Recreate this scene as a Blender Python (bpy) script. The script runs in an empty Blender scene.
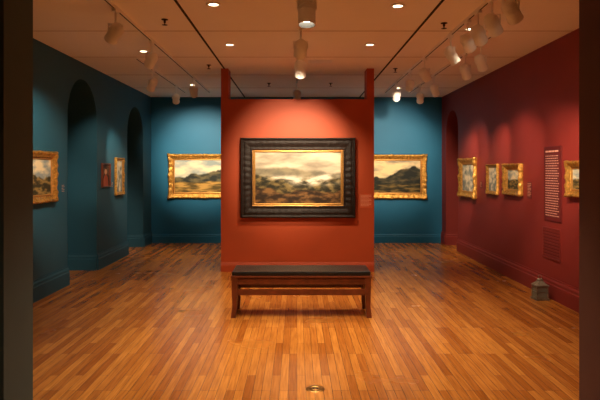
import bpy, bmesh, math, random
from mathutils import Vector, Matrix, noise
random.seed(4)
S=bpy.context.scene
S.view_settings.view_transform='Standard'
S.view_settings.look='None'
CAMH=1.55; CEIL=3.1; XL=-3.1; XR=3.08; YB=12.4; YF=3.0; TH=0.45

def lin(c):
    return tuple(((v/255)/12.92 if v/255<=0.04045 else ((v/255+0.055)/1.055)**2.4) for v in c)

# ---------------- materials ----------------
def mat(name,rgb,rough=0.6,metal=0.0,var=0.0,scale=6.0,bump=0.0,bscale=60.0,emit=None,es=0,spec=0.5,coat=0):
    m=bpy.data.materials.new(name); m.use_nodes=True
    nt=m.node_tree; b=nt.nodes['Principled BSDF']
    c=(*lin(rgb),1)
    b.inputs['Base Color'].default_value=c
    b.inputs['Roughness'].default_value=rough
    b.inputs['Metallic'].default_value=metal
    b.inputs['Specular IOR Level'].default_value=spec
    if coat: b.inputs['Coat Weight'].default_value=coat
    tc=nt.nodes.new('ShaderNodeTexCoord')
    if var>0:
        n=nt.nodes.new('ShaderNodeTexNoise'); n.inputs['Scale'].default_value=scale; n.inputs['Detail'].default_value=5
        r=nt.nodes.new('ShaderNodeValToRGB')
        r.color_ramp.elements[0].position=0.3; r.color_ramp.elements[1].position=0.7
        r.color_ramp.elements[0].color=(*[v*(1-var) for v in c[:3]],1)
        r.color_ramp.elements[1].color=(*[min(1,v*(1+var)) for v in c[:3]],1)
        nt.links.new(tc.outputs['Object'],n.inputs['Vector'])
        nt.links.new(n.outputs['Fac'],r.inputs['Fac']); nt.links.new(r.outputs['Color'],b.inputs['Base Color'])
    if bump>0:
        n2=nt.nodes.new('ShaderNodeTexNoise'); n2.inputs['Scale'].default_value=bscale; n2.inputs['Detail'].default_value=3
        bp=nt.nodes.new('ShaderNodeBump'); bp.inputs['Strength'].default_value=bump; bp.inputs['Distance'].default_value=0.01
        nt.links.new(tc.outputs['Object'],n2.inputs['Vector'])
        nt.links.new(n2.outputs['Fac'],bp.inputs['Height']); nt.links.new(bp.outputs['Normal'],b.inputs['Normal'])
    if emit:
        b.inputs['Emission Color'].default_value=(*emit,1); b.inputs['Emission Strength'].default_value=es
    return m
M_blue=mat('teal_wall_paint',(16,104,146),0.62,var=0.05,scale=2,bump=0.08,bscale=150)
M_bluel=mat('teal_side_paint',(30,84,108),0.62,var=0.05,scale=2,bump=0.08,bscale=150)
M_red=mat('crimson_wall_paint',(132,38,32),0.6,var=0.05,scale=2,bump=0.08,bscale=150)
M_orange=mat('vermilion_wall_paint',(180,72,30),0.6,var=0.04,scale=2,bump=0.08,bscale=150)
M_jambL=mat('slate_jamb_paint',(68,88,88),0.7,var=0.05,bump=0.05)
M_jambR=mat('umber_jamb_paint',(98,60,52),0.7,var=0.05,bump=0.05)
M_ceil=mat('ceiling_plaster',(252,246,238),0.85,var=0.015,scale=1.5,bump=0.1,bscale=80)
M_seam=mat('ceiling_seam',(40,26,18),0.9)
M_white=mat('white_enamel',(248,247,244),0.4)
M_black=mat('black_baffle',(15,14,13),0.6)
M_lens=mat('lamp_lens',(255,230,190),0.3,emit=(1.0,0.78,0.48),es=10)
M_lensb=mat('lamp_lens_front',(255,240,210),0.3,emit=(1.0,0.84,0.62),es=30)
M_gold=mat('gilt_wood',(200,148,70),0.38,metal=0.7,var=0.45,scale=30,bump=0.7,bscale=60)
M_goldl=mat('gilt_liner',(205,150,80),0.35,metal=0.7,var=0.15,scale=40)
M_dkframe=mat('ebonised_carved_wood',(30,18,12),0.5,var=0.5,scale=45,bump=0.5,bscale=80,spec=0.3)
M_wood=mat('bench_walnut',(104,48,26),0.32,var=0.3,scale=12,bump=0.1,bscale=40)
M_leather=mat('black_leather',(22,20,20),0.32,bump=0.25,bscale=220)
M_text=mat('pale_vinyl_text',(240,180,160),0.6)
M_panel=mat('text_panel_red',(100,22,22),0.55)
M_brass=mat('brass_floor_plate',(150,110,60),0.35,metal=0.9,var=0.2,scale=40)
M_pewter=mat('weathered_pewter',(140,130,112),0.4,metal=0.5,var=0.4,scale=30,bump=0.4,bscale=50)
M_glass=mat('lantern_glass',(130,130,116),0.08,spec=0.8)
M_chrome=mat('sprinkler_brass',(60,45,35),0.4,metal=0.8)
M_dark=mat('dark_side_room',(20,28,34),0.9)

def floor_mat():
    m=bpy.data.materials.new('oak_strip_floor'); m.use_nodes=True
    nt=m.node_tree; N=nt.nodes; L=nt.links; b=N['Principled BSDF']
    tc=N.new('ShaderNodeTexCoord'); mp=N.new('ShaderNodeMapping'); mp.inputs['Rotation'].default_value=(0,0,math.radians(90))
    L.new(tc.outputs['Object'],mp.inputs['Vector'])
    br=N.new('ShaderNodeTexBrick'); br.offset=0.37; br.offset_frequency=3; br.squash=1.0
    br.inputs['Scale'].default_value=1; br.inputs['Brick Width'].default_value=0.82; br.inputs['Row Height'].default_value=0.062
    br.inputs['Mortar Size'].default_value=0.0012; br.inputs['Mortar Smooth'].default_value=0.1
    br.inputs['Color1'].default_value=(*lin((212,140,60)),1); br.inputs['Color2'].default_value=(*lin((164,94,32)),1); br.inputs['Mortar'].default_value=(*lin((74,36,14)),1)
    L.new(mp.outputs['Vector'],br.inputs['Vector'])
    mp2=N.new('ShaderNodeMapping'); mp2.inputs['Scale'].default_value=(1.2,22,1); L.new(mp.outputs['Vector'],mp2.inputs['Vector'])
    n=N.new('ShaderNodeTexNoise'); n.inputs['Scale'].default_value=3; n.inputs['Detail'].default_value=6; L.new(mp2.outputs['Vector'],n.inputs['Vector'])
    r=N.new('ShaderNodeValToRGB'); r.color_ramp.elements[0].position=0.3; r.color_ramp.elements[0].color=(0.64,0.58,0.52,1); r.color_ramp.elements[1].position=0.65; r.color_ramp.elements[1].color=(1,1,1,1)
    L.new(n.outputs['Fac'],r.inputs['Fac'])
    mx=N.new('ShaderNodeMix'); mx.data_type='RGBA'; mx.blend_type='MULTIPLY'; mx.inputs[0].default_value=1
    L.new(br.outputs['Color'],mx.inputs[6]); L.new(r.outputs['Color'],mx.inputs[7]); L.new(mx.outputs[2],b.inputs['Base Color'])
    n3=N.new('ShaderNodeTexNoise'); n3.inputs['Scale'].default_value=1.3; n3.inputs['Detail'].default_value=4; L.new(tc.outputs['Object'],n3.inputs['Vector'])
    mr=N.new('ShaderNodeMapRange'); mr.inputs['To Min'].default_value=0.19; mr.inputs['To Max'].default_value=0.32; L.new(n3.outputs['Fac'],mr.inputs['Value']); L.new(mr.outputs['Result'],b.inputs['Roughness'])
    b.inputs['Specular IOR Level'].default_value=0.65
    bp=N.new('ShaderNodeBump'); bp.inputs['Strength'].default_value=0.15; bp.inputs['Distance'].default_value=0.002
    L.new(br.outputs['Fac'],bp.inputs['Height']); bp.invert=True; L.new(bp.outputs['Normal'],b.inputs['Normal'])
    return m
M_floor=floor_mat()

# ---------------- helpers ----------------
def link(o,parent=None):
    S.collection.objects.link(o)
    if parent: o.parent=parent
    return o
def empty(name,loc=(0,0,0),rot=(0,0,0)):
    e=bpy.data.objects.new(name,None); e.empty_display_size=0.1; e.location=loc; e.rotation_euler=rot; return link(e)
def from_bm(name,bm,mats,parent=None,smooth=False):
    me=bpy.data.meshes.new(name); bmesh.ops.recalc_face_normals(bm,faces=bm.faces); bm.to_mesh(me); bm.free()
    for m in (mats if isinstance(mats,(list,tuple)) else [mats]): me.materials.append(m)
    if smooth:
        for p in me.polygons: p.use_smooth=True
    return link(bpy.data.objects.new(name,me),parent)
def add_box(bm,a,b,mi=0,bev=0):
    x0,y0,z0=a;x1,y1,z1=b
    r=bmesh.ops.create_cube(bm,size=1)
    bmesh.ops.scale(bm,vec=(x1-x0,y1-y0,z1-z0),verts=r['verts'])
    bmesh.ops.translate(bm,vec=((x0+x1)/2,(y0+y1)/2,(z0+z1)/2),verts=r['verts'])
    fs=set(f for v in r['verts'] for f in v.link_faces)
    for f in fs: f.material_index=mi
    if bev:
        es=set(e for v in r['verts'] for e in v.link_edges)
        rr=bmesh.ops.bevel(bm,geom=list(es),offset=bev,segments=2,affect='EDGES',profile=0.6)
        for f in rr['faces']: f.material_index=mi
def box(name,a,b,m,parent=None,bev=0):
    bm=bmesh.new(); add_box(bm,a,b,0,bev); return from_bm(name,bm,m,parent)
def lathe(bm,prof,seg=24,mi=0,mtx=None):
    rings=[]
    for r,z in prof:
        if r<1e-6:
            v=bm.verts.new((0,0,z)); rings.append([v]*seg)
        else: rings.append([bm.verts.new((r*math.cos(2*math.pi*i/seg),r*math.sin(2*math.pi*i/seg),z)) for i in range(seg)])
    vs=set()
    for a,b in zip(rings,rings[1:]):
        for i in range(seg):
            q=[a[i],a[(i+1)%seg],b[(i+1)%seg],b[i]]
            u=[]
            for v in q:
                if v not in u: u.append(v)
            if len(u)>2:
                f=bm.faces.new(u); f.material_index=mi; f.smooth=True
    for r in rings: vs.update(r)
    if mtx: bmesh.ops.transform(bm,matrix=mtx,verts=list(vs))

# ---------------- shell ----------------
box('floor',(-6.0,-2.0,-0.2),(6.0,YB+0.3,0),M_floor)
box('ceiling',(-6.0,-2.0,CEIL),(6.0,YB+0.3,CEIL+0.2),M_ceil)
def arch_wall(name,x0,x1,y0,y1,archs,m):
    low=[(y0,0)]
    for a,b,top in archs:
        r=(b-a)/2; c=(a+b)/2; zs=top-r
        low.append((a,0))
        for i in range(0,33):
            t=math.pi*(1-i/32); low.append((c+r*math.cos(t),zs+r*math.sin(t)))
        low.append((b,0))
    low.append((y1,0))
    bm=bmesh.new()
    for (ya,za),(yb,zb) in zip(low,low[1:]):
        if yb-ya>1e-6:
            for x in (x0,x1):
                bm.faces.new([bm.verts.new(p) for p in ((x,ya,za),(x,yb,zb),(x,yb,CEIL),(x,ya,CEIL))])
        bm.faces.new([bm.verts.new(p) for p in ((x0,ya,za),(x1,ya,za),(x1,yb,zb),(x0,yb,zb))])
        if yb-ya>1e-6:
            bm.faces.new([bm.verts.new(p) for p in ((x0,ya,CEIL),(x1,ya,CEIL),(x1,yb,CEIL),(x0,yb,CEIL))])
    for y in (y0,y1):
        bm.faces.new([bm.verts.new(p) for p in ((x0,y,0),(x1,y,0),(x1,y,CEIL),(x0,y,CEIL))])
    bmesh.ops.remove_doubles(bm,verts=bm.verts,dist=1e-5)
    return from_bm(name,bm,m)
AL=[(7.88,9.03,2.86),(10.65,11.75,2.76)]
AR=[(11.15,12.05,2.74)]
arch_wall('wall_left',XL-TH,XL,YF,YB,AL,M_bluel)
arch_wall('wall_right',XR,XR+TH,YF,YB,AR,M_red)
box('wall_back',(-6.0,YB,0),(6.0,YB+0.2,CEIL),M_blue)
JL,JR=-1.358,1.451
def front():
    bm=bmesh.new()
    add_box(bm,(-6.0,2.7,0),(JL,YF,CEIL),0)
    add_box(bm,(JR,2.7,0),(6.0,YF,CEIL),1)
    add_box(bm,(JL,2.7,2.72),(JR,YF,CEIL),0)
    return from_bm('wall_front',bm,[M_jambL,M_jambR])
front()
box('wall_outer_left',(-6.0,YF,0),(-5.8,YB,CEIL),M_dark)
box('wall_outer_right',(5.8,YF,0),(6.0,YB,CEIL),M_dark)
box('wall_lobby_left',(-6.0,-1.8,0),(-5.8,2.7,CEIL),M_jambL)
box('wall_lobby_right',(5.8,-1.8,0),(6.0,2.7,CEIL),M_jambR)
box('wall_lobby_rear',(-6.0,-2.0,0),(6.0,-1.8,CEIL),M_jambL)

PY=8.9; PX0,PX1=-1.16,1.176
def partition():
    bm=bmesh.new()
    add_box(bm,(PX0,PY,0),(PX1,PY+0.32,2.63))
    add_box(bm,(PX0,PY,2.63),(PX0+0.11,PY+0.32,CEIL))
    add_box(bm,(PX1-0.11,PY,2.63),(PX1,PY+0.32,CEIL))
    return from_bm('partition_wall',bm,M_orange)
partition()

def baseboard(name,p0,p1,nrm,h,t,m):
    p0=Vector((*p0,0));p1=Vector((*p1,0));n=Vector((*nrm,0))
    prof=[(0.0,0),(t,0),(t,h*.68),(t*.72,h*.72),(t*.72,h*.84),(t*.35,h*.93),(t*.35,h),(0,h)]
    bm=bmesh.new()
    A=[bm.verts.new(p0+n*a+Vector((0,0,z))) for a,z in prof]; B=[bm.verts.new(p1+n*a+Vector((0,0,z))) for a,z in prof]
    bm.faces.new(A);bm.faces.new(B[::-1])
    for i in range(len(prof)): j=(i+1)%len(prof); bm.faces.new((A[i],A[j],B[j],B[i]))
    return from_bm(name,bm,m)
BH=0.25;BT=0.03
segs=[(YF,AL[0][0]),(AL[0][1],AL[1][0]),(AL[1][1],YB)]
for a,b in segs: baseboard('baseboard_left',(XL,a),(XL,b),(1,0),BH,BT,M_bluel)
for a,b in [(YF,AR[0][0]),(AR[0][1],YB)]: baseboard('baseboard_right',(XR,a),(XR,b),(-1,0),BH,BT,M_red)
for a,b,_ in AL:
    baseboard('trim_1',(XL-TH,b),(XL,b),(0,-1),BH,BT,M_bluel)
for a,b,_ in AR:
    baseboard('trim_2',(XR,b),(XR+TH,b),(0,-1),BH,BT,M_red)
baseboard('baseboard_back',(XL+BT,YB),(XR-BT,YB),(0,-1),0.2,BT,M_blue)
baseboard('baseboard_partition',(PX0,PY),(PX1,PY),(0,-1),0.15,0.02,M_orange)

# ---------------- ceiling details ----------------
for i,x in enumerate((-1.11,1.33)):
    box('trim_%d'%(3+i),(x-0.012,YF,CEIL-0.006),(x+0.012,YB,CEIL),M_seam)
M_sf=mat('seam_faint',(170,140,114),0.9)
for i,y in enumerate((5.0,6.5,8.0,9.5,11.0)):
    box('trim_%d'%(5+i),(XL,y-0.004,CEIL-0.003),(XR,y+0.004,CEIL),M_sf)
def track(x,y0,y1):
    bm=bmesh.new()
    add_box(bm,(x-0.016,y0,CEIL-0.028),(x+0.016,y1,CEIL),0)
    add_box(bm,(x-0.006,y0+0.01,CEIL-0.030),(x+0.006,y1-0.01,CEIL-0.025),1)
    from_bm('lighting_track',bm,[M_white,M_black])
track(-1.72,3.4,11.5); track(1.74,3.4,11.5); track(0.04,3.6,8.2); track(-2.2,8.0,11.5); track(2.22,6.6,11.5); track(0.0,9.6,11.6)

WARM=(1.0,0.79,0.54)
def fixture(x,y,target,power,ang=50,size=1.0,lens=None,blend=0.8,col=WARM,zc=2.86):
    e=empty('track_light',(x,y,CEIL-0.028))
    T=Vector(target); C=Vector((x,y,zc)); d=(T-C).normalized()
    q=d.to_track_quat('-Z','Y').to_matrix().to_4x4()
    rel=C-Vector((x,y,CEIL-0.028))
    bm=bmesh.new()
    add_box(bm,(-0.02,-0.06,-0.03),(0.02,0.06,-0.002),0,0.004)
    lathe(bm,[(0,-0.03),(0.009,-0.03),(0.009,rel.z+0.05),(0,rel.z+0.05)],10)
    az=math.atan2(d.x,-d.y) if abs(d.x)+abs(d.y)>1e-4 else 0
    R=0.062*size
    def yb(a,b):
        n0=len(bm.verts); add_box(bm,a,b,0); bm.verts.ensure_lookup_table()
        vs=bm.verts[n0:]; bmesh.ops.transform(bm,matrix=Matrix.Translation((0,0,rel.z))@Matrix.Rotation(az,4,'Z'),verts=vs)
    yb((-R-0.010,-0.012,-0.01),(-R-0.004,0.012,0.07)); yb((R+0.004,-0.012,-0.01),(R+0.010,0.012,0.07)); yb((-R-0.010,-0.012,0.064),(R+0.010,0.012,0.07))
    from_bm('stem_and_yoke',bm,M_white,e)
    bm=bmesh.new(); mt=Matrix.Translation(rel)@q
    s=size*1.07
    lathe(bm,[(0,0.085*s),(0.030*s,0.085*s),(0.046*s,0.07*s),(0.056*s,0.045*s),(0.058*s,-0.095*s),(0.061*s,-0.1*s),(0.061*s,-0.11*s),(0.053*s,-0.11*s)],28,0,mt)
    lathe(bm,[(0.053*s,-0.11*s),(0.050*s,-0.07*s)],28,1,mt)
    lathe(bm,[(0.050*s,-0.07*s),(0,-0.07*s)],28,2,mt)
    for k in range(3):
        z=0.035*s-0.018*k*s
        lathe(bm,[(0.058*s,z),(0.061*s,z),(0.061*s,z-0.006*s),(0.058*s,z-0.006*s)],28,0,mt)
    from_bm('lamp_can',bm,[M_white,M_black,lens or M_lens],e)
    l=bpy.data.lights.new('spot','SPOT'); l.energy=power; l.color=col; l.spot_size=math.radians(ang); l.spot_blend=blend; l.shadow_soft_size=0.035
    lo=bpy.data.objects.new('lamp',l); link(lo,e); lo.matrix_local=Matrix.Translation(rel+d*0.13*size)@q
    return e
P=3.4
# left
fixture(-1.72,5.53,(XL,7.05,1.65),84*P,48)
fixture(-1.72,6.9,(XL,9.45,1.55),50*P,34)
fixture(-2.2,8.9,(XL,10.1,1.55),46*P,40)
fixture(-1.72,9.7,(-2.0,YB,1.85),150*P,48)
fixture(-2.2,10.6,(-2.5,YB,1.9),18*P,66)
# right
fixture(1.74,4.75,(XR,6.15,1.5),66*P,44)
fixture(1.74,5.2,(XR,6.95,1.5),60*P,40)
fixture(1.74,5.6,(XR,7.6,1.5),14*P,46)
fixture(1.74,5.95,(XR,8.2,1.55),76*P,33)
fixture(1.74,6.6,(XR,7.0,0.9),8*P,46)
fixture(2.22,7.05,(XR,8.3,1.7),12*P,44)
fixture(2.22,7.7,(XR,9.1,1.55),50*P,38)
fixture(1.74,7.95,(XR,10.4,1.55),88*P,34)
fixture(2.22,9.45,(XR,10.5,1.5),30*P,44)
fixture(1.74,8.95,(1.9,YB,1.85),124*P,43)
fixture(1.74,10.2,(2.1,YB,1.9),28*P,66)
fixture(2.22,10.5,(2.5,YB,1.7),14*P,60)
# centre
fixture(0.08,4.75,(0.05,4.3,0.0),66*P,110,1.15,M_lensb)
fixture(0.04,6.25,(-0.1,PY,1.75),118*P,46,1.1)
fixture(0.04,7.45,(0.1,PY,1.2),44*P,84,1.1)
fixture(0.0,10.1,(0.0,YB,1.2),50*P,80)

def downlight(x,y,power,ang=110):
    e=empty('recessed_downlight',(x,y,CEIL))
    bm=bmesh.new()
    lathe(bm,[(0.045,-0.0),(0.07,-0.0),(0.07,-0.008),(0.045,-0.008),(0.045,0)],24,0)
    lathe(bm,[(0.045,-0.003),(0,-0.003)],24,1)
    from_bm('trim_ring',bm,[M_white,M_lens],e)
    l=bpy.data.lights.new('downlight','SPOT'); l.energy=power; l.color=WARM; l.spot_size=math.radians(ang); l.spot_blend=1; l.shadow_soft_size=0.08
    lo=bpy.data.objects.new('lamp',l); link(lo,e); lo.location=(0,0,-0.02)
for x,y,p,an in [(-0.78,5.45,56,88),(-0.83,7.2,60,88),(0.9,7.2,60,88),(0.95,5.5,56,88),(-2.0,7.6,20,80),(1.9,6.4,20,80),(-1.9,10.6,44,80),(1.9,11.0,44,80),(-0.6,4.0,16,90),(0.8,4.0,16,90),(0.0,1.2,22,120)]:  # last entry: unseen lobby lamp, added to brighten the door jambs
    downlight(x,y,p*P*1.15,an)

def sprinkler(x,y):
    bm=bmesh.new()
    lathe(bm,[(0,0),(0.035,0),(0.035,-0.006),(0.012,-0.012),(0.012,-0.035),(0.006,-0.04),(0.006,-0.055),(0.028,-0.057),(0.028,-0.06),(0,-0.06)],16)
    o=from_bm('fire_sprinkler',bm,M_chrome); o.location=(x,y,CEIL)
for x,y in [(-1.36,6.0),(1.55,6.15),(-1.3,8.6),(1.5,8.9),(-0.5,10.4),(0.6,10.4)]: sprinkler(x,y)
def vent(name,loc,rot,w,h,m,nslat,md):
    bm=bmesh.new(); t=0.012; f=0.02
    add_box(bm,(-w/2,-t,-h/2),(-w/2+f,0,h/2)); add_box(bm,(w/2-f,-t,-h/2),(w/2,0,h/2))
    add_box(bm,(-w/2+f,-t,h/2-f),(w/2-f,0,h/2)); add_box(bm,(-w/2+f,-t,-h/2),(w/2-f,0,-h/2+f))
    add_box(bm,(-w/2+f,-0.002,-h/2+f),(w/2-f,0,h/2-f),1)
    for i in range(nslat):
        z=-h/2+f+(h-2*f)*(i+0.5)/nslat; s=(h-2*f)/nslat*0.3
        add_box(bm,(-w/2+f,-0.009,z-s),(w/2-f,-0.003,z+s))
    o=from_bm(name,bm,[m,md]); o.location=loc; o.rotation_euler=rot; return o
M_vent=mat('vent_enamel_red',(124,40,34),0.45)
vent('wall_air_vent',(XR,7.05,0.66),(0,0,math.radians(-90)),0.5,0.38,M_vent,9,M_panel)
vent('ceiling_air_vent',(0.33,8.3,CEIL),(math.radians(90),0,0),0.34,0.2,M_white,6,M_black)

# ---------------- pictures ----------------
def fb(x,y,z=0,o=5): 
    return noise.fractal(Vector((x,y,z)),1.0,2.0,o)
def mixc(a,b,t):
    t=max(0,min(1,t)); return tuple(a[i]*(1-t)+b[i]*t for i in range(3))
def gs(u,v,cu,cv,su,sv): return math.exp(-((u-cu)/su)**2-((v-cv)/sv)**2)
def p_mist(u,v,s):
    # pale clouded sky, darkening to the left; brown-green wooded valley; bank of white mist
    sky=mixc((150,140,122),(226,214,186),0.35+0.5*u+0.9*fb(u*3,v*6,s)-0.3*(v-0.8))
    far=mixc((112,108,92),(150,140,112),0.5+fb(u*8,v*8,s))
    r1=0.62+0.05*math.sin(u*4.2+0.6)+0.03*fb(u*6,1,s)
    r2=0.50+0.06*math.sin(u*3.0+2.6)+0.04*fb(u*7,4,s)
    land=mixc((34,32,18),(122,104,60),0.38+1.3*fb(u*12,v*14,s,4))
    fg=mixc((46,30,16),(128,92,50),0.4+1.4*fb(u*9,v*12,s+9,4))
    c=mixc(land,far,(v-r2)/0.03)
    m=1.1*gs(u,v,0.66,0.44,0.24,0.085)+0.8*gs(u,v,0.30,0.50,0.20,0.04)+0.5*gs(u,v,0.86,0.54,0.16,0.05)
    m=m*(0.9+1.4*fb(u*8,v*14,s+5,4))
    c=mixc(c,(236,228,206),m)
    c=mixc(c,sky,(v-r1)/0.05)
    return mixc(fg,c,(v-0.20-0.08*fb(u*4,7,s)-0.10*math.exp(-(u/0.25)**2))/0.04)
def p_mountL(u,v,s):
    sky=mixc((150,162,162),(240,226,190),0.55+1.2*fb(u*3+s,v*5,s))
    ridge=0.44+0.20*math.exp(-((u-0.72)/0.26)**2)+0.09*math.exp(-((u-0.35)/0.12)**2)+0.07*fb(u*6,0,s)
    mt=mixc((40,44,40),(110,100,70),0.4+fb(u*7,v*9,s)*1.2)
    c=mixc(mt,sky,(v-ridge)/0.05)
    fld=mixc((92,74,34),(200,156,80),0.5+fb(u*5,v*14,s)*1.3)
    return mixc(fld,c,(v-0.30-0.04*fb(u*4,2,s))/0.04)
def p_mountR(u,v,s):
    sky=mixc((132,126,112),(240,212,160),0.85-u*0.5+fb(u*3+s,v*5,s)*1.0)
    ridge=0.40+0.34*math.exp(-((u-0.85)/0.30)**2)+0.08*fb(u*6,0,s)
    mt=mixc((24,28,24),(88,76,48),0.3+fb(u*6,v*8,s)*1.2)
    c=mixc(mt,sky,(v-ridge)/0.05)
    fld=mixc((30,30,18),(116,94,48),0.4+fb(u*6,v*14,s)*1.4)
    return mixc(fld,c,(v-0.26)/0.05)
def p_field(u,v,s):
    sky=mixc((140,150,150),(226,208,168),0.55+fb(u*3,v*5,s)*1.3)
    l=mixc((50,46,28),(144,118,66),0.4+fb(u*6,v*10,s)*1.5)
    return mixc(l,sky,(v-0.48-0.12*fb(u*3,0,s))/0.05)
def p_figure(u,v,s):
    bg=mixc((60,40,32),(126,86,60),0.4+fb(u*4,v*4,s)*1.2)
    d=((u-0.5)/0.17)**2+((v-0.66)/0.13)**2
    b=((u-0.5)/0.34)**2+((v-0.15)/0.38)**2
    c=mixc((190,90,60),bg,(b-0.9)/0.2)
    return mixc((236,186,146),c,(d-0.8)/0.4)
def p_pale(u,v,s):
    return mixc((110,116,112),(220,204,174),0.55+fb(u*4,v*5,s)*1.2+0.4*(v-0.5))

def canvas(name,w,h,y,fn,seed,parent,nx=180,ny=110):
    bm=bmesh.new(); cl=bm.loops.layers.float_color.new('Col')
    vs=[[bm.verts.new((-w/2+w*i/nx,y,-h/2+h*j/ny)) for i in range(nx+1)] for j in range(ny+1)]
    cc=[[(*lin(fn(i/nx,j/ny,seed)),1) for i in range(nx+1)] for j in range(ny+1)]
    for j in range(ny):
        for i in range(nx):
            idx=[(j,i),(j,i+1),(j+1,i+1),(j+1,i)]
            f=bm.faces.new([vs[a][b] for a,b in idx])
            for lp,(a,b) in zip(f.loops,idx): lp[cl]=cc[a][b]
    me=bpy.data.meshes.new(name); bm.to_mesh(me); bm.free()
    me.materials.append(M_canvas)
    return link(bpy.data.objects.new(name,me),parent)
M_canvas=bpy.data.materials.new('oil_paint_canvas'); M_canvas.use_nodes=True
_n=M_canvas.node_tree; _a=_n.nodes.new('ShaderNodeVertexColor'); _a.layer_name='Col'
_n.links.new(_a.outputs['Color'],_n.nodes['Principled BSDF'].inputs['Base Color']); _n.nodes['Principled BSDF'].inputs['Roughness'].default_value=0.6
_n.nodes['Principled BSDF'].inputs['Specular IOR Level'].default_value=0.3
_t=_n.nodes.new('ShaderNodeTexNoise'); _t.inputs['Scale'].default_value=90; _b=_n.nodes.new('ShaderNodeBump'); _b.inputs['Strength'].default_value=0.15; _b.inputs['Distance'].default_value=0.003
_n.links.new(_t.outputs['Fac'],_b.inputs['Height']); _n.links.new(_b.outputs['Normal'],_n.nodes['Principled BSDF'].inputs['Normal'])

def frame_sweep(name,w,h,prof,m,parent,amp=0.0,freq=30,corner=0.0):
    bm=bmesh.new(); per=[]
    nsx=max(8,int(w/0.012)); nsy=max(8,int(h/0.012))
    for i in range(nsx): per.append((-1+2*i/nsx,-1))
    for i in range(nsy): per.append((1,-1+2*i/nsy))
    for i in range(nsx): per.append((1-2*i/nsx,1))
    for i in range(nsy): per.append((-1,1-2*i/nsy))
    rings=[]
    for u,v,wt in prof:
        r=[]
        for (a,b) in per:
            x=a*(w/2+u); z=b*(h/2+u)
            o=0
            if amp and wt:
                if abs(b)==1 : s=x
                else: s=z
                o=amp*wt*(0.55*math.sin(s*freq*2*math.pi)+0.6*noise.noise(Vector((x*28,z*28,u*20))))
                ca=max(0,1-math.hypot(abs(x)-(w/2+u),abs(z)-(h/2+u))/0.16)
                cb=max(0,1-(abs(x)if abs(b)==1 else abs(z))/0.12)
                o+=corner*wt*(ca+0.6*cb)
            du=o*0.6
            x+= (math.copysign(du,a) if abs(a)==1 else 0); z+=(math.copysign(du,b) if abs(b)==1 else 0)
            r.append(bm.verts.new((x,-(v+max(-v*0.5,o)),z)))
        rings.append(r)
    n=len(per)
    for A,B in zip(rings,rings[1:]):
        for i in range(n): 
            f=bm.faces.new((A[i],A[(i+1)%n],B[(i+1)%n],B[i])); f.smooth=True
    return from_bm(name,bm,m,parent)
def picture(name,loc,side,W,H,fw,style,fn,seed):
    rot={'back':0,'left':math.radians(90),'right':math.radians(-90)}[side]
    e=empty(name,loc,(0,0,rot))
    w,h=W-2*fw,H-2*fw
    D=0.06 if fw>0.08 else 0.04
    if style=='gold':
        lw=fw*0.22
        frame_sweep('liner',w,h,[(-0.004,0.012,0),(0.0,0.022,0),(lw*0.8,0.022,0),(lw,0.015,0)],M_goldl,e)
        prof=[(lw,0.012,0),(lw*1.05,D*.55,0),(lw+ (fw-lw)*.2,D*.5,.2),(lw+(fw-lw)*.35,D*.62,.8),(lw+(fw-lw)*.6,D*.95,1),(lw+(fw-lw)*.78,D*1.0,1),(lw+(fw-lw)*.92,D*.7,.9),(fw,D*.35,.8),(fw*.98,0.001,0)]
        frame_sweep('gilt_moulding',w,h,prof,M_gold,e,amp=0.010 if fw>0.08 else 0.004,freq=9,corner=0.028 if fw>0.1 else 0.012)
    elif style=='dark':
        lw=0.036
        frame_sweep('gilt_liner',w,h,[(-0.004,0.012,0),(0.0,0.026,0),(lw*.5,0.03,0),(lw*.6,0.022,0),(lw,0.03,0)],M_goldl,e)
        prof=[(lw,0.012,0),(lw,0.05,0),(lw+.012,0.055,0),(lw+.02,0.045,.3),(lw+.05,0.05,1),(lw+.09,0.075,1),(lw+.12,0.07,.8),(fw-.035,0.06,.2),(fw-.03,0.085,0),(fw-.008,0.09,.2),(fw,0.075,0),(fw,0.001,0)]
        frame_sweep('carved_moulding',w,h,prof,M_dkframe,e,amp=0.008,freq=11,corner=0.008)
    else:
        m={'thinred':M_wood,'thindark':M_dkframe}[style]
        frame_sweep('moulding',w,h,[(-0.002,0.01,0),(0.0,0.03,0),(fw*.4,0.036,0),(fw*.8,0.03,0),(fw,0.022,0),(fw,0.001,0)],m,e)
    canvas('painted_canvas',w,h,-0.012,fn,seed,e)
    box('backing_board',(-w/2-0.001,-0.011,-h/2-0.001),(w/2+0.001,-0.001,h/2+0.001),M_black,e)
    return e
def bx(x,y,d): return ((x-297)*d/583.3, CAMH+(170-y)*d/583.3)
def pic_back(name,x0,y0,x1,y1,d,fw,style,fn,seed):
    a=bx(x0,y0,d);b=bx(x1,y1,d)
    return picture(name,((a[0]+b[0])/2,d,(a[1]+b[1])/2),'back',b[0]-a[0],a[1]-b[1],fw,style,fn,seed)
pic_back('landscape_painting_dark_frame',241,138,355,217.5,PY,0.215,'dark',p_mist,2.3)
pic_back('mountain_landscape_painting',168.5,154,240,198.5,YB,0.13,'gold',p_mountL,5.1)
pic_back('mountain_landscape_painting',354,154.5,426.5,199,YB,0.13,'gold',p_mountR,8.7)
def pic_side(name,side,d0,d1,z0,z1,fw,style,fn,seed):
    x=XL if side=='left' else XR
    return picture(name,(x,(d0+d1)/2,(z0+z1)/2),side,abs(d1-d0),z1-z0,fw,style,fn,seed)
pic_side('gilt_framed_landscape','left',6.5,7.42,1.15,1.78,0.10,'gold',p_field,1.2)
pic_side('small_framed_sketch','left',9.22,9.62,1.27,1.66,0.02,'thinred',p_figure,3.2)
pic_side('small_framed_oil_study','left',9.9,10.35,1.12,1.76,0.05,'gold',p_pale,6.2)
pic_side('gilt_framed_portrait','right',9.97,10.92,1.06,1.76,0.11,'gold',p_pale,7.2)
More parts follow.
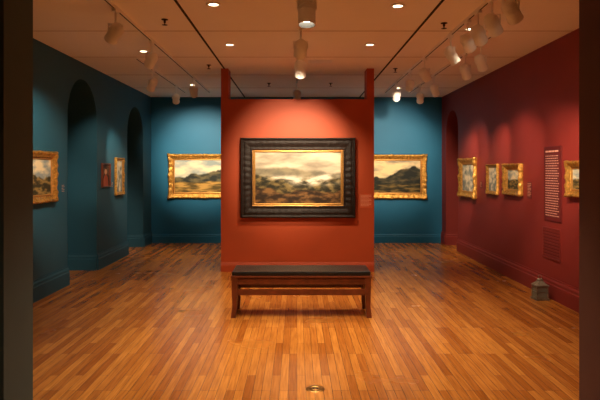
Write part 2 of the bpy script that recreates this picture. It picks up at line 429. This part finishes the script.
pic_side('gilt_framed_study','right',8.88,9.38,1.17,1.64,0.05,'gold',p_pale,9.3)
pic_side('gilt_framed_oil_study','right',7.94,8.58,1.19,1.64,0.085,'gold',p_field,11.2)
pic_side('gilt_framed_small_landscape','right',5.75,6.58,1.25,1.65,0.085,'gold',p_field,13.2)

def label(loc,side,w,h,m,ml,name='wall_label'):
    rot={'back':0,'left':math.radians(90),'right':math.radians(-90)}[side]
    bm=bmesh.new(); add_box(bm,(-w/2,-0.005,-h/2),(w/2,0,h/2),0)
    n=int(h/0.022)
    for i in range(n-1):
        z=h/2-0.022-0.02*i
        if z< -h/2+0.01: break
        add_box(bm,(-w/2+0.012,-0.0056,z-0.0025),(w/2-0.012-(0.04 if i%3==2 else random.random()*0.015),-0.005,z+0.0025),1)
    o=from_bm(name,bm,[m,ml]); o.location=loc; o.rotation_euler=(0,0,rot)
M_lt=mat('label_text',(235,170,140),0.6)
M_ol=mat('orange_label',(192,82,40),0.6)
a=bx(366,201,PY); label((a[0],PY,a[1]),'back',0.19,0.22,M_ol,M_lt)
label((XR,8.72,1.30),'right',0.12,0.13,M_panel,M_lt)
label((XR,7.72,1.28),'right',0.14,0.22,M_panel,M_lt)
label((XR,9.75,1.3),'right',0.12,0.12,M_panel,M_lt)
label((XL,7.72,1.3),'left',0.12,0.14,M_bluel,M_lt)
label((XL,9.78,1.3),'left',0.1,0.12,M_bluel,M_lt)

def text_panel():
    e=empty('exhibition_text_panel',(XR,7.01,1.385),(0,0,math.radians(-90)))
    w,h=0.48,0.9
    box('panel',(-w/2,-0.012,-h/2),(w/2,0,h/2),M_panel,e,0.002)
    bm=bmesh.new()
    z=h/2-0.06
    x=-w/2+0.05
    for wd in (0.07,0.09,0.05,0.1):
        add_box(bm,(x,-0.0135,z-0.010),(x+wd,-0.012,z+0.010)); x+=wd+0.014
    z-=0.055
    rr=random.Random(3)
    while z>-h/2+0.06:
        x=-w/2+0.05
        while True:
            wd=rr.uniform(0.018,0.055)
            if x+wd>w/2-0.05: break
            add_box(bm,(x,-0.0130,z-0.0038),(x+wd,-0.012,z+0.0038)); x+=wd+0.011
        z-=0.0300
    from_bm('lettering',bm,M_text,e)
text_panel()

# ---------------- bench ----------------
def bench():
    e=empty('museum_bench',(0.045,6.1,0))
    W=1.48; D=0.46; hw=W/2
    def leg(nm,x,y,sx,sy):
        bm=bmesh.new()
        def ring(z,r,ox,oy): return [bm.verts.new((x+ox+dx*r,y+oy+dy*r,z)) for dx,dy in ((-1,-1),(1,-1),(1,1),(-1,1))]
        R=[ring(0,0.026,sx*0.012,sy*0.006),ring(0.12,0.024,0,0),ring(0.30,0.029,0,0),ring(0.42,0.032,0,0)]
        bm.faces.new(R[0][::-1]); bm.faces.new(R[-1])
        for A,B in zip(R,R[1:]):
            for i in range(4): bm.faces.new((A[i],A[(i+1)%4],B[(i+1)%4],B[i]))
        from_bm(nm,bm,M_wood,e)
    n=1
    for sx in(-1,1):
        for yy,sy in((0.035,-1),(D-0.035,1)):
            leg('leg_%d'%n,sx*(hw-0.04),yy,sx,sy); n+=1
    box('rail_front',(-hw+0.066,0.012,0.35),(hw-0.066,0.042,0.415),M_wood,e,0.003)
    box('rail_rear',(-hw+0.066,D-0.042,0.35),(hw-0.066,D-0.012,0.415),M_wood,e,0.003)
    box('stretcher_front',(-hw+0.064,0.022,0.235),(hw-0.064,0.048,0.295),M_wood,e,0.003)
    box('stretcher_rear',(-hw+0.064,D-0.048,0.235),(hw-0.064,D-0.022,0.295),M_wood,e,0.003)
    for i,sx in enumerate((-1,1)):
        x=sx*(hw-0.04)
        box('end_rail_%d'%(i+1),(x-0.015,0.064,0.35),(x+0.015,D-0.064,0.415),M_wood,e,0.003)
        box('end_stretcher_%d'%(i+1),(x-0.013,0.060,0.235),(x+0.013,D-0.060,0.295),M_wood,e,0.003)
    box('seat_frame',(-hw,0,0.42),(hw,D,0.44),M_wood,e,0.004)
    bm=bmesh.new(); add_box(bm,(-hw+0.012,0.012,0.44),(hw-0.012,D-0.012,0.485),0,0.014)
    from_bm('leather_pad',bm,M_leather,e)
    bm=bmesh.new()
    for i in range(1,4):
        x=-hw+W*i/4; add_box(bm,(x-0.003,0.016,0.4845),(x+0.003,D-0.016,0.4875),0)
    from_bm('pad_piping',bm,M_leather,e)
bench()

# ---------------- floor lantern ----------------
def lantern():
    e=empty('metal_lantern',(2.915,7.0,0),(0,0,math.radians(4)))
    bm=bmesh.new(); w=0.070
    add_box(bm,(-w-.012,-w-.012,0),(w+.012,w+.012,0.02),0,0.004)
    add_box(bm,(-w,-w,0.02),(w,w,0.032),0,0.003)
    for sx in(-1,1):
        for sy in(-1,1):
            add_box(bm,(sx*(w-.007)-.007,sy*(w-.007)-.007,0.03),(sx*(w-.007)+.007,sy*(w-.007)+.007,0.165),0)
    for sx in (-1,1):
        add_box(bm,(sx*(w-.005)-.003,-w+.01,0.094),(sx*(w-.005)+.003,w-.01,0.1),0)
        add_box(bm,(-w+.01,sx*(w-.005)-.003,0.094),(w-.01,sx*(w-.005)+.003,0.1),0)
    add_box(bm,(-w-.008,-w-.008,0.163),(w+.008,w+.008,0.175),0,0.003)
    def ring(z,r): return [bm.verts.new((dx*r,dy*r,z)) for dx,dy in ((-1,-1),(1,-1),(1,1),(-1,1))]
    R=[ring(0.175,w+.006),ring(0.195,w*.72),ring(0.222,0.028),ring(0.236,0.026)]
    bm.faces.new(R[0]);bm.faces.new(R[-1])
    for A,B in zip(R,R[1:]):
        for i in range(4): bm.faces.new((A[i],A[(i+1)%4],B[(i+1)%4],B[i]))
    lathe(bm,[(0.032,0.236),(0.034,0.242),(0.02,0.25),(0,0.253)],14)
    from_bm('metal_body',bm,M_pewter,e)
    bm=bmesh.new()
    n,mn=20,8; R0,r0=0.022,0.0032; vv=[[bm.verts.new(((R0+r0*math.cos(b*2*math.pi/mn))*math.cos(a*2*math.pi/n),r0*math.sin(b*2*math.pi/mn),0.270+(R0+r0*math.cos(b*2*math.pi/mn))*math.sin(a*2*math.pi/n))) for b in range(mn)] for a in range(n)]
    for a in range(n):
        for b in range(mn): bm.faces.new((vv[a][b],vv[(a+1)%n][b],vv[(a+1)%n][(b+1)%mn],vv[a][(b+1)%mn]))
    from_bm('ring_handle',bm,M_pewter,e,True)
    bm=bmesh.new()
    for s in (-1,1):
        add_box(bm,(s*(w-.009)-.001,-w+.013,0.032),(s*(w-.009)+.001,w-.013,0.163)); add_box(bm,(-w+.013,s*(w-.009)-.001,0.032),(w-.013,s*(w-.009)+.001,0.163))
    from_bm('glass_panes',bm,M_glass,e)
lantern()

def outlet():
    bm=bmesh.new()
    lathe(bm,[(0,0.004),(0.03,0.004),(0.032,0.002),(0.036,0.002),(0.038,0.005),(0.062,0.005),(0.068,0.0)],32)
    for s in(-1,1): add_box(bm,(s*0.014-0.006,-0.014,0.004),(s*0.014+0.006,0.014,0.0055),1)
    o=from_bm('floor_outlet_cover',bm,[M_brass,M_black]); o.location=(0.13,4.13,0)
outlet()
def outlet2(x,y):
    bm=bmesh.new(); lathe(bm,[(0,0.004),(0.035,0.004),(0.042,0.0)],24); o=from_bm('floor_outlet_cover',bm,[M_brass]); o.location=(x,y,0)
outlet2(-1.26,6.4)

# ---------------- world & camera ----------------
w=bpy.data.worlds.new('gallery_ambient'); S.world=w; w.use_nodes=True
w.node_tree.nodes['Background'].inputs[0].default_value=(0.05,0.035,0.025,1); w.node_tree.nodes['Background'].inputs[1].default_value=0.3
cam=bpy.data.cameras.new('camera'); co=bpy.data.objects.new('camera',cam); link(co)
cam.lens=35; cam.sensor_width=36; cam.sensor_fit='HORIZONTAL'
co.location=(0,0,CAMH); co.rotation_euler=(math.radians(90),0,0)
cam.shift_x=3/600; cam.shift_y=-30/600; cam.clip_start=0.05
S.camera=co
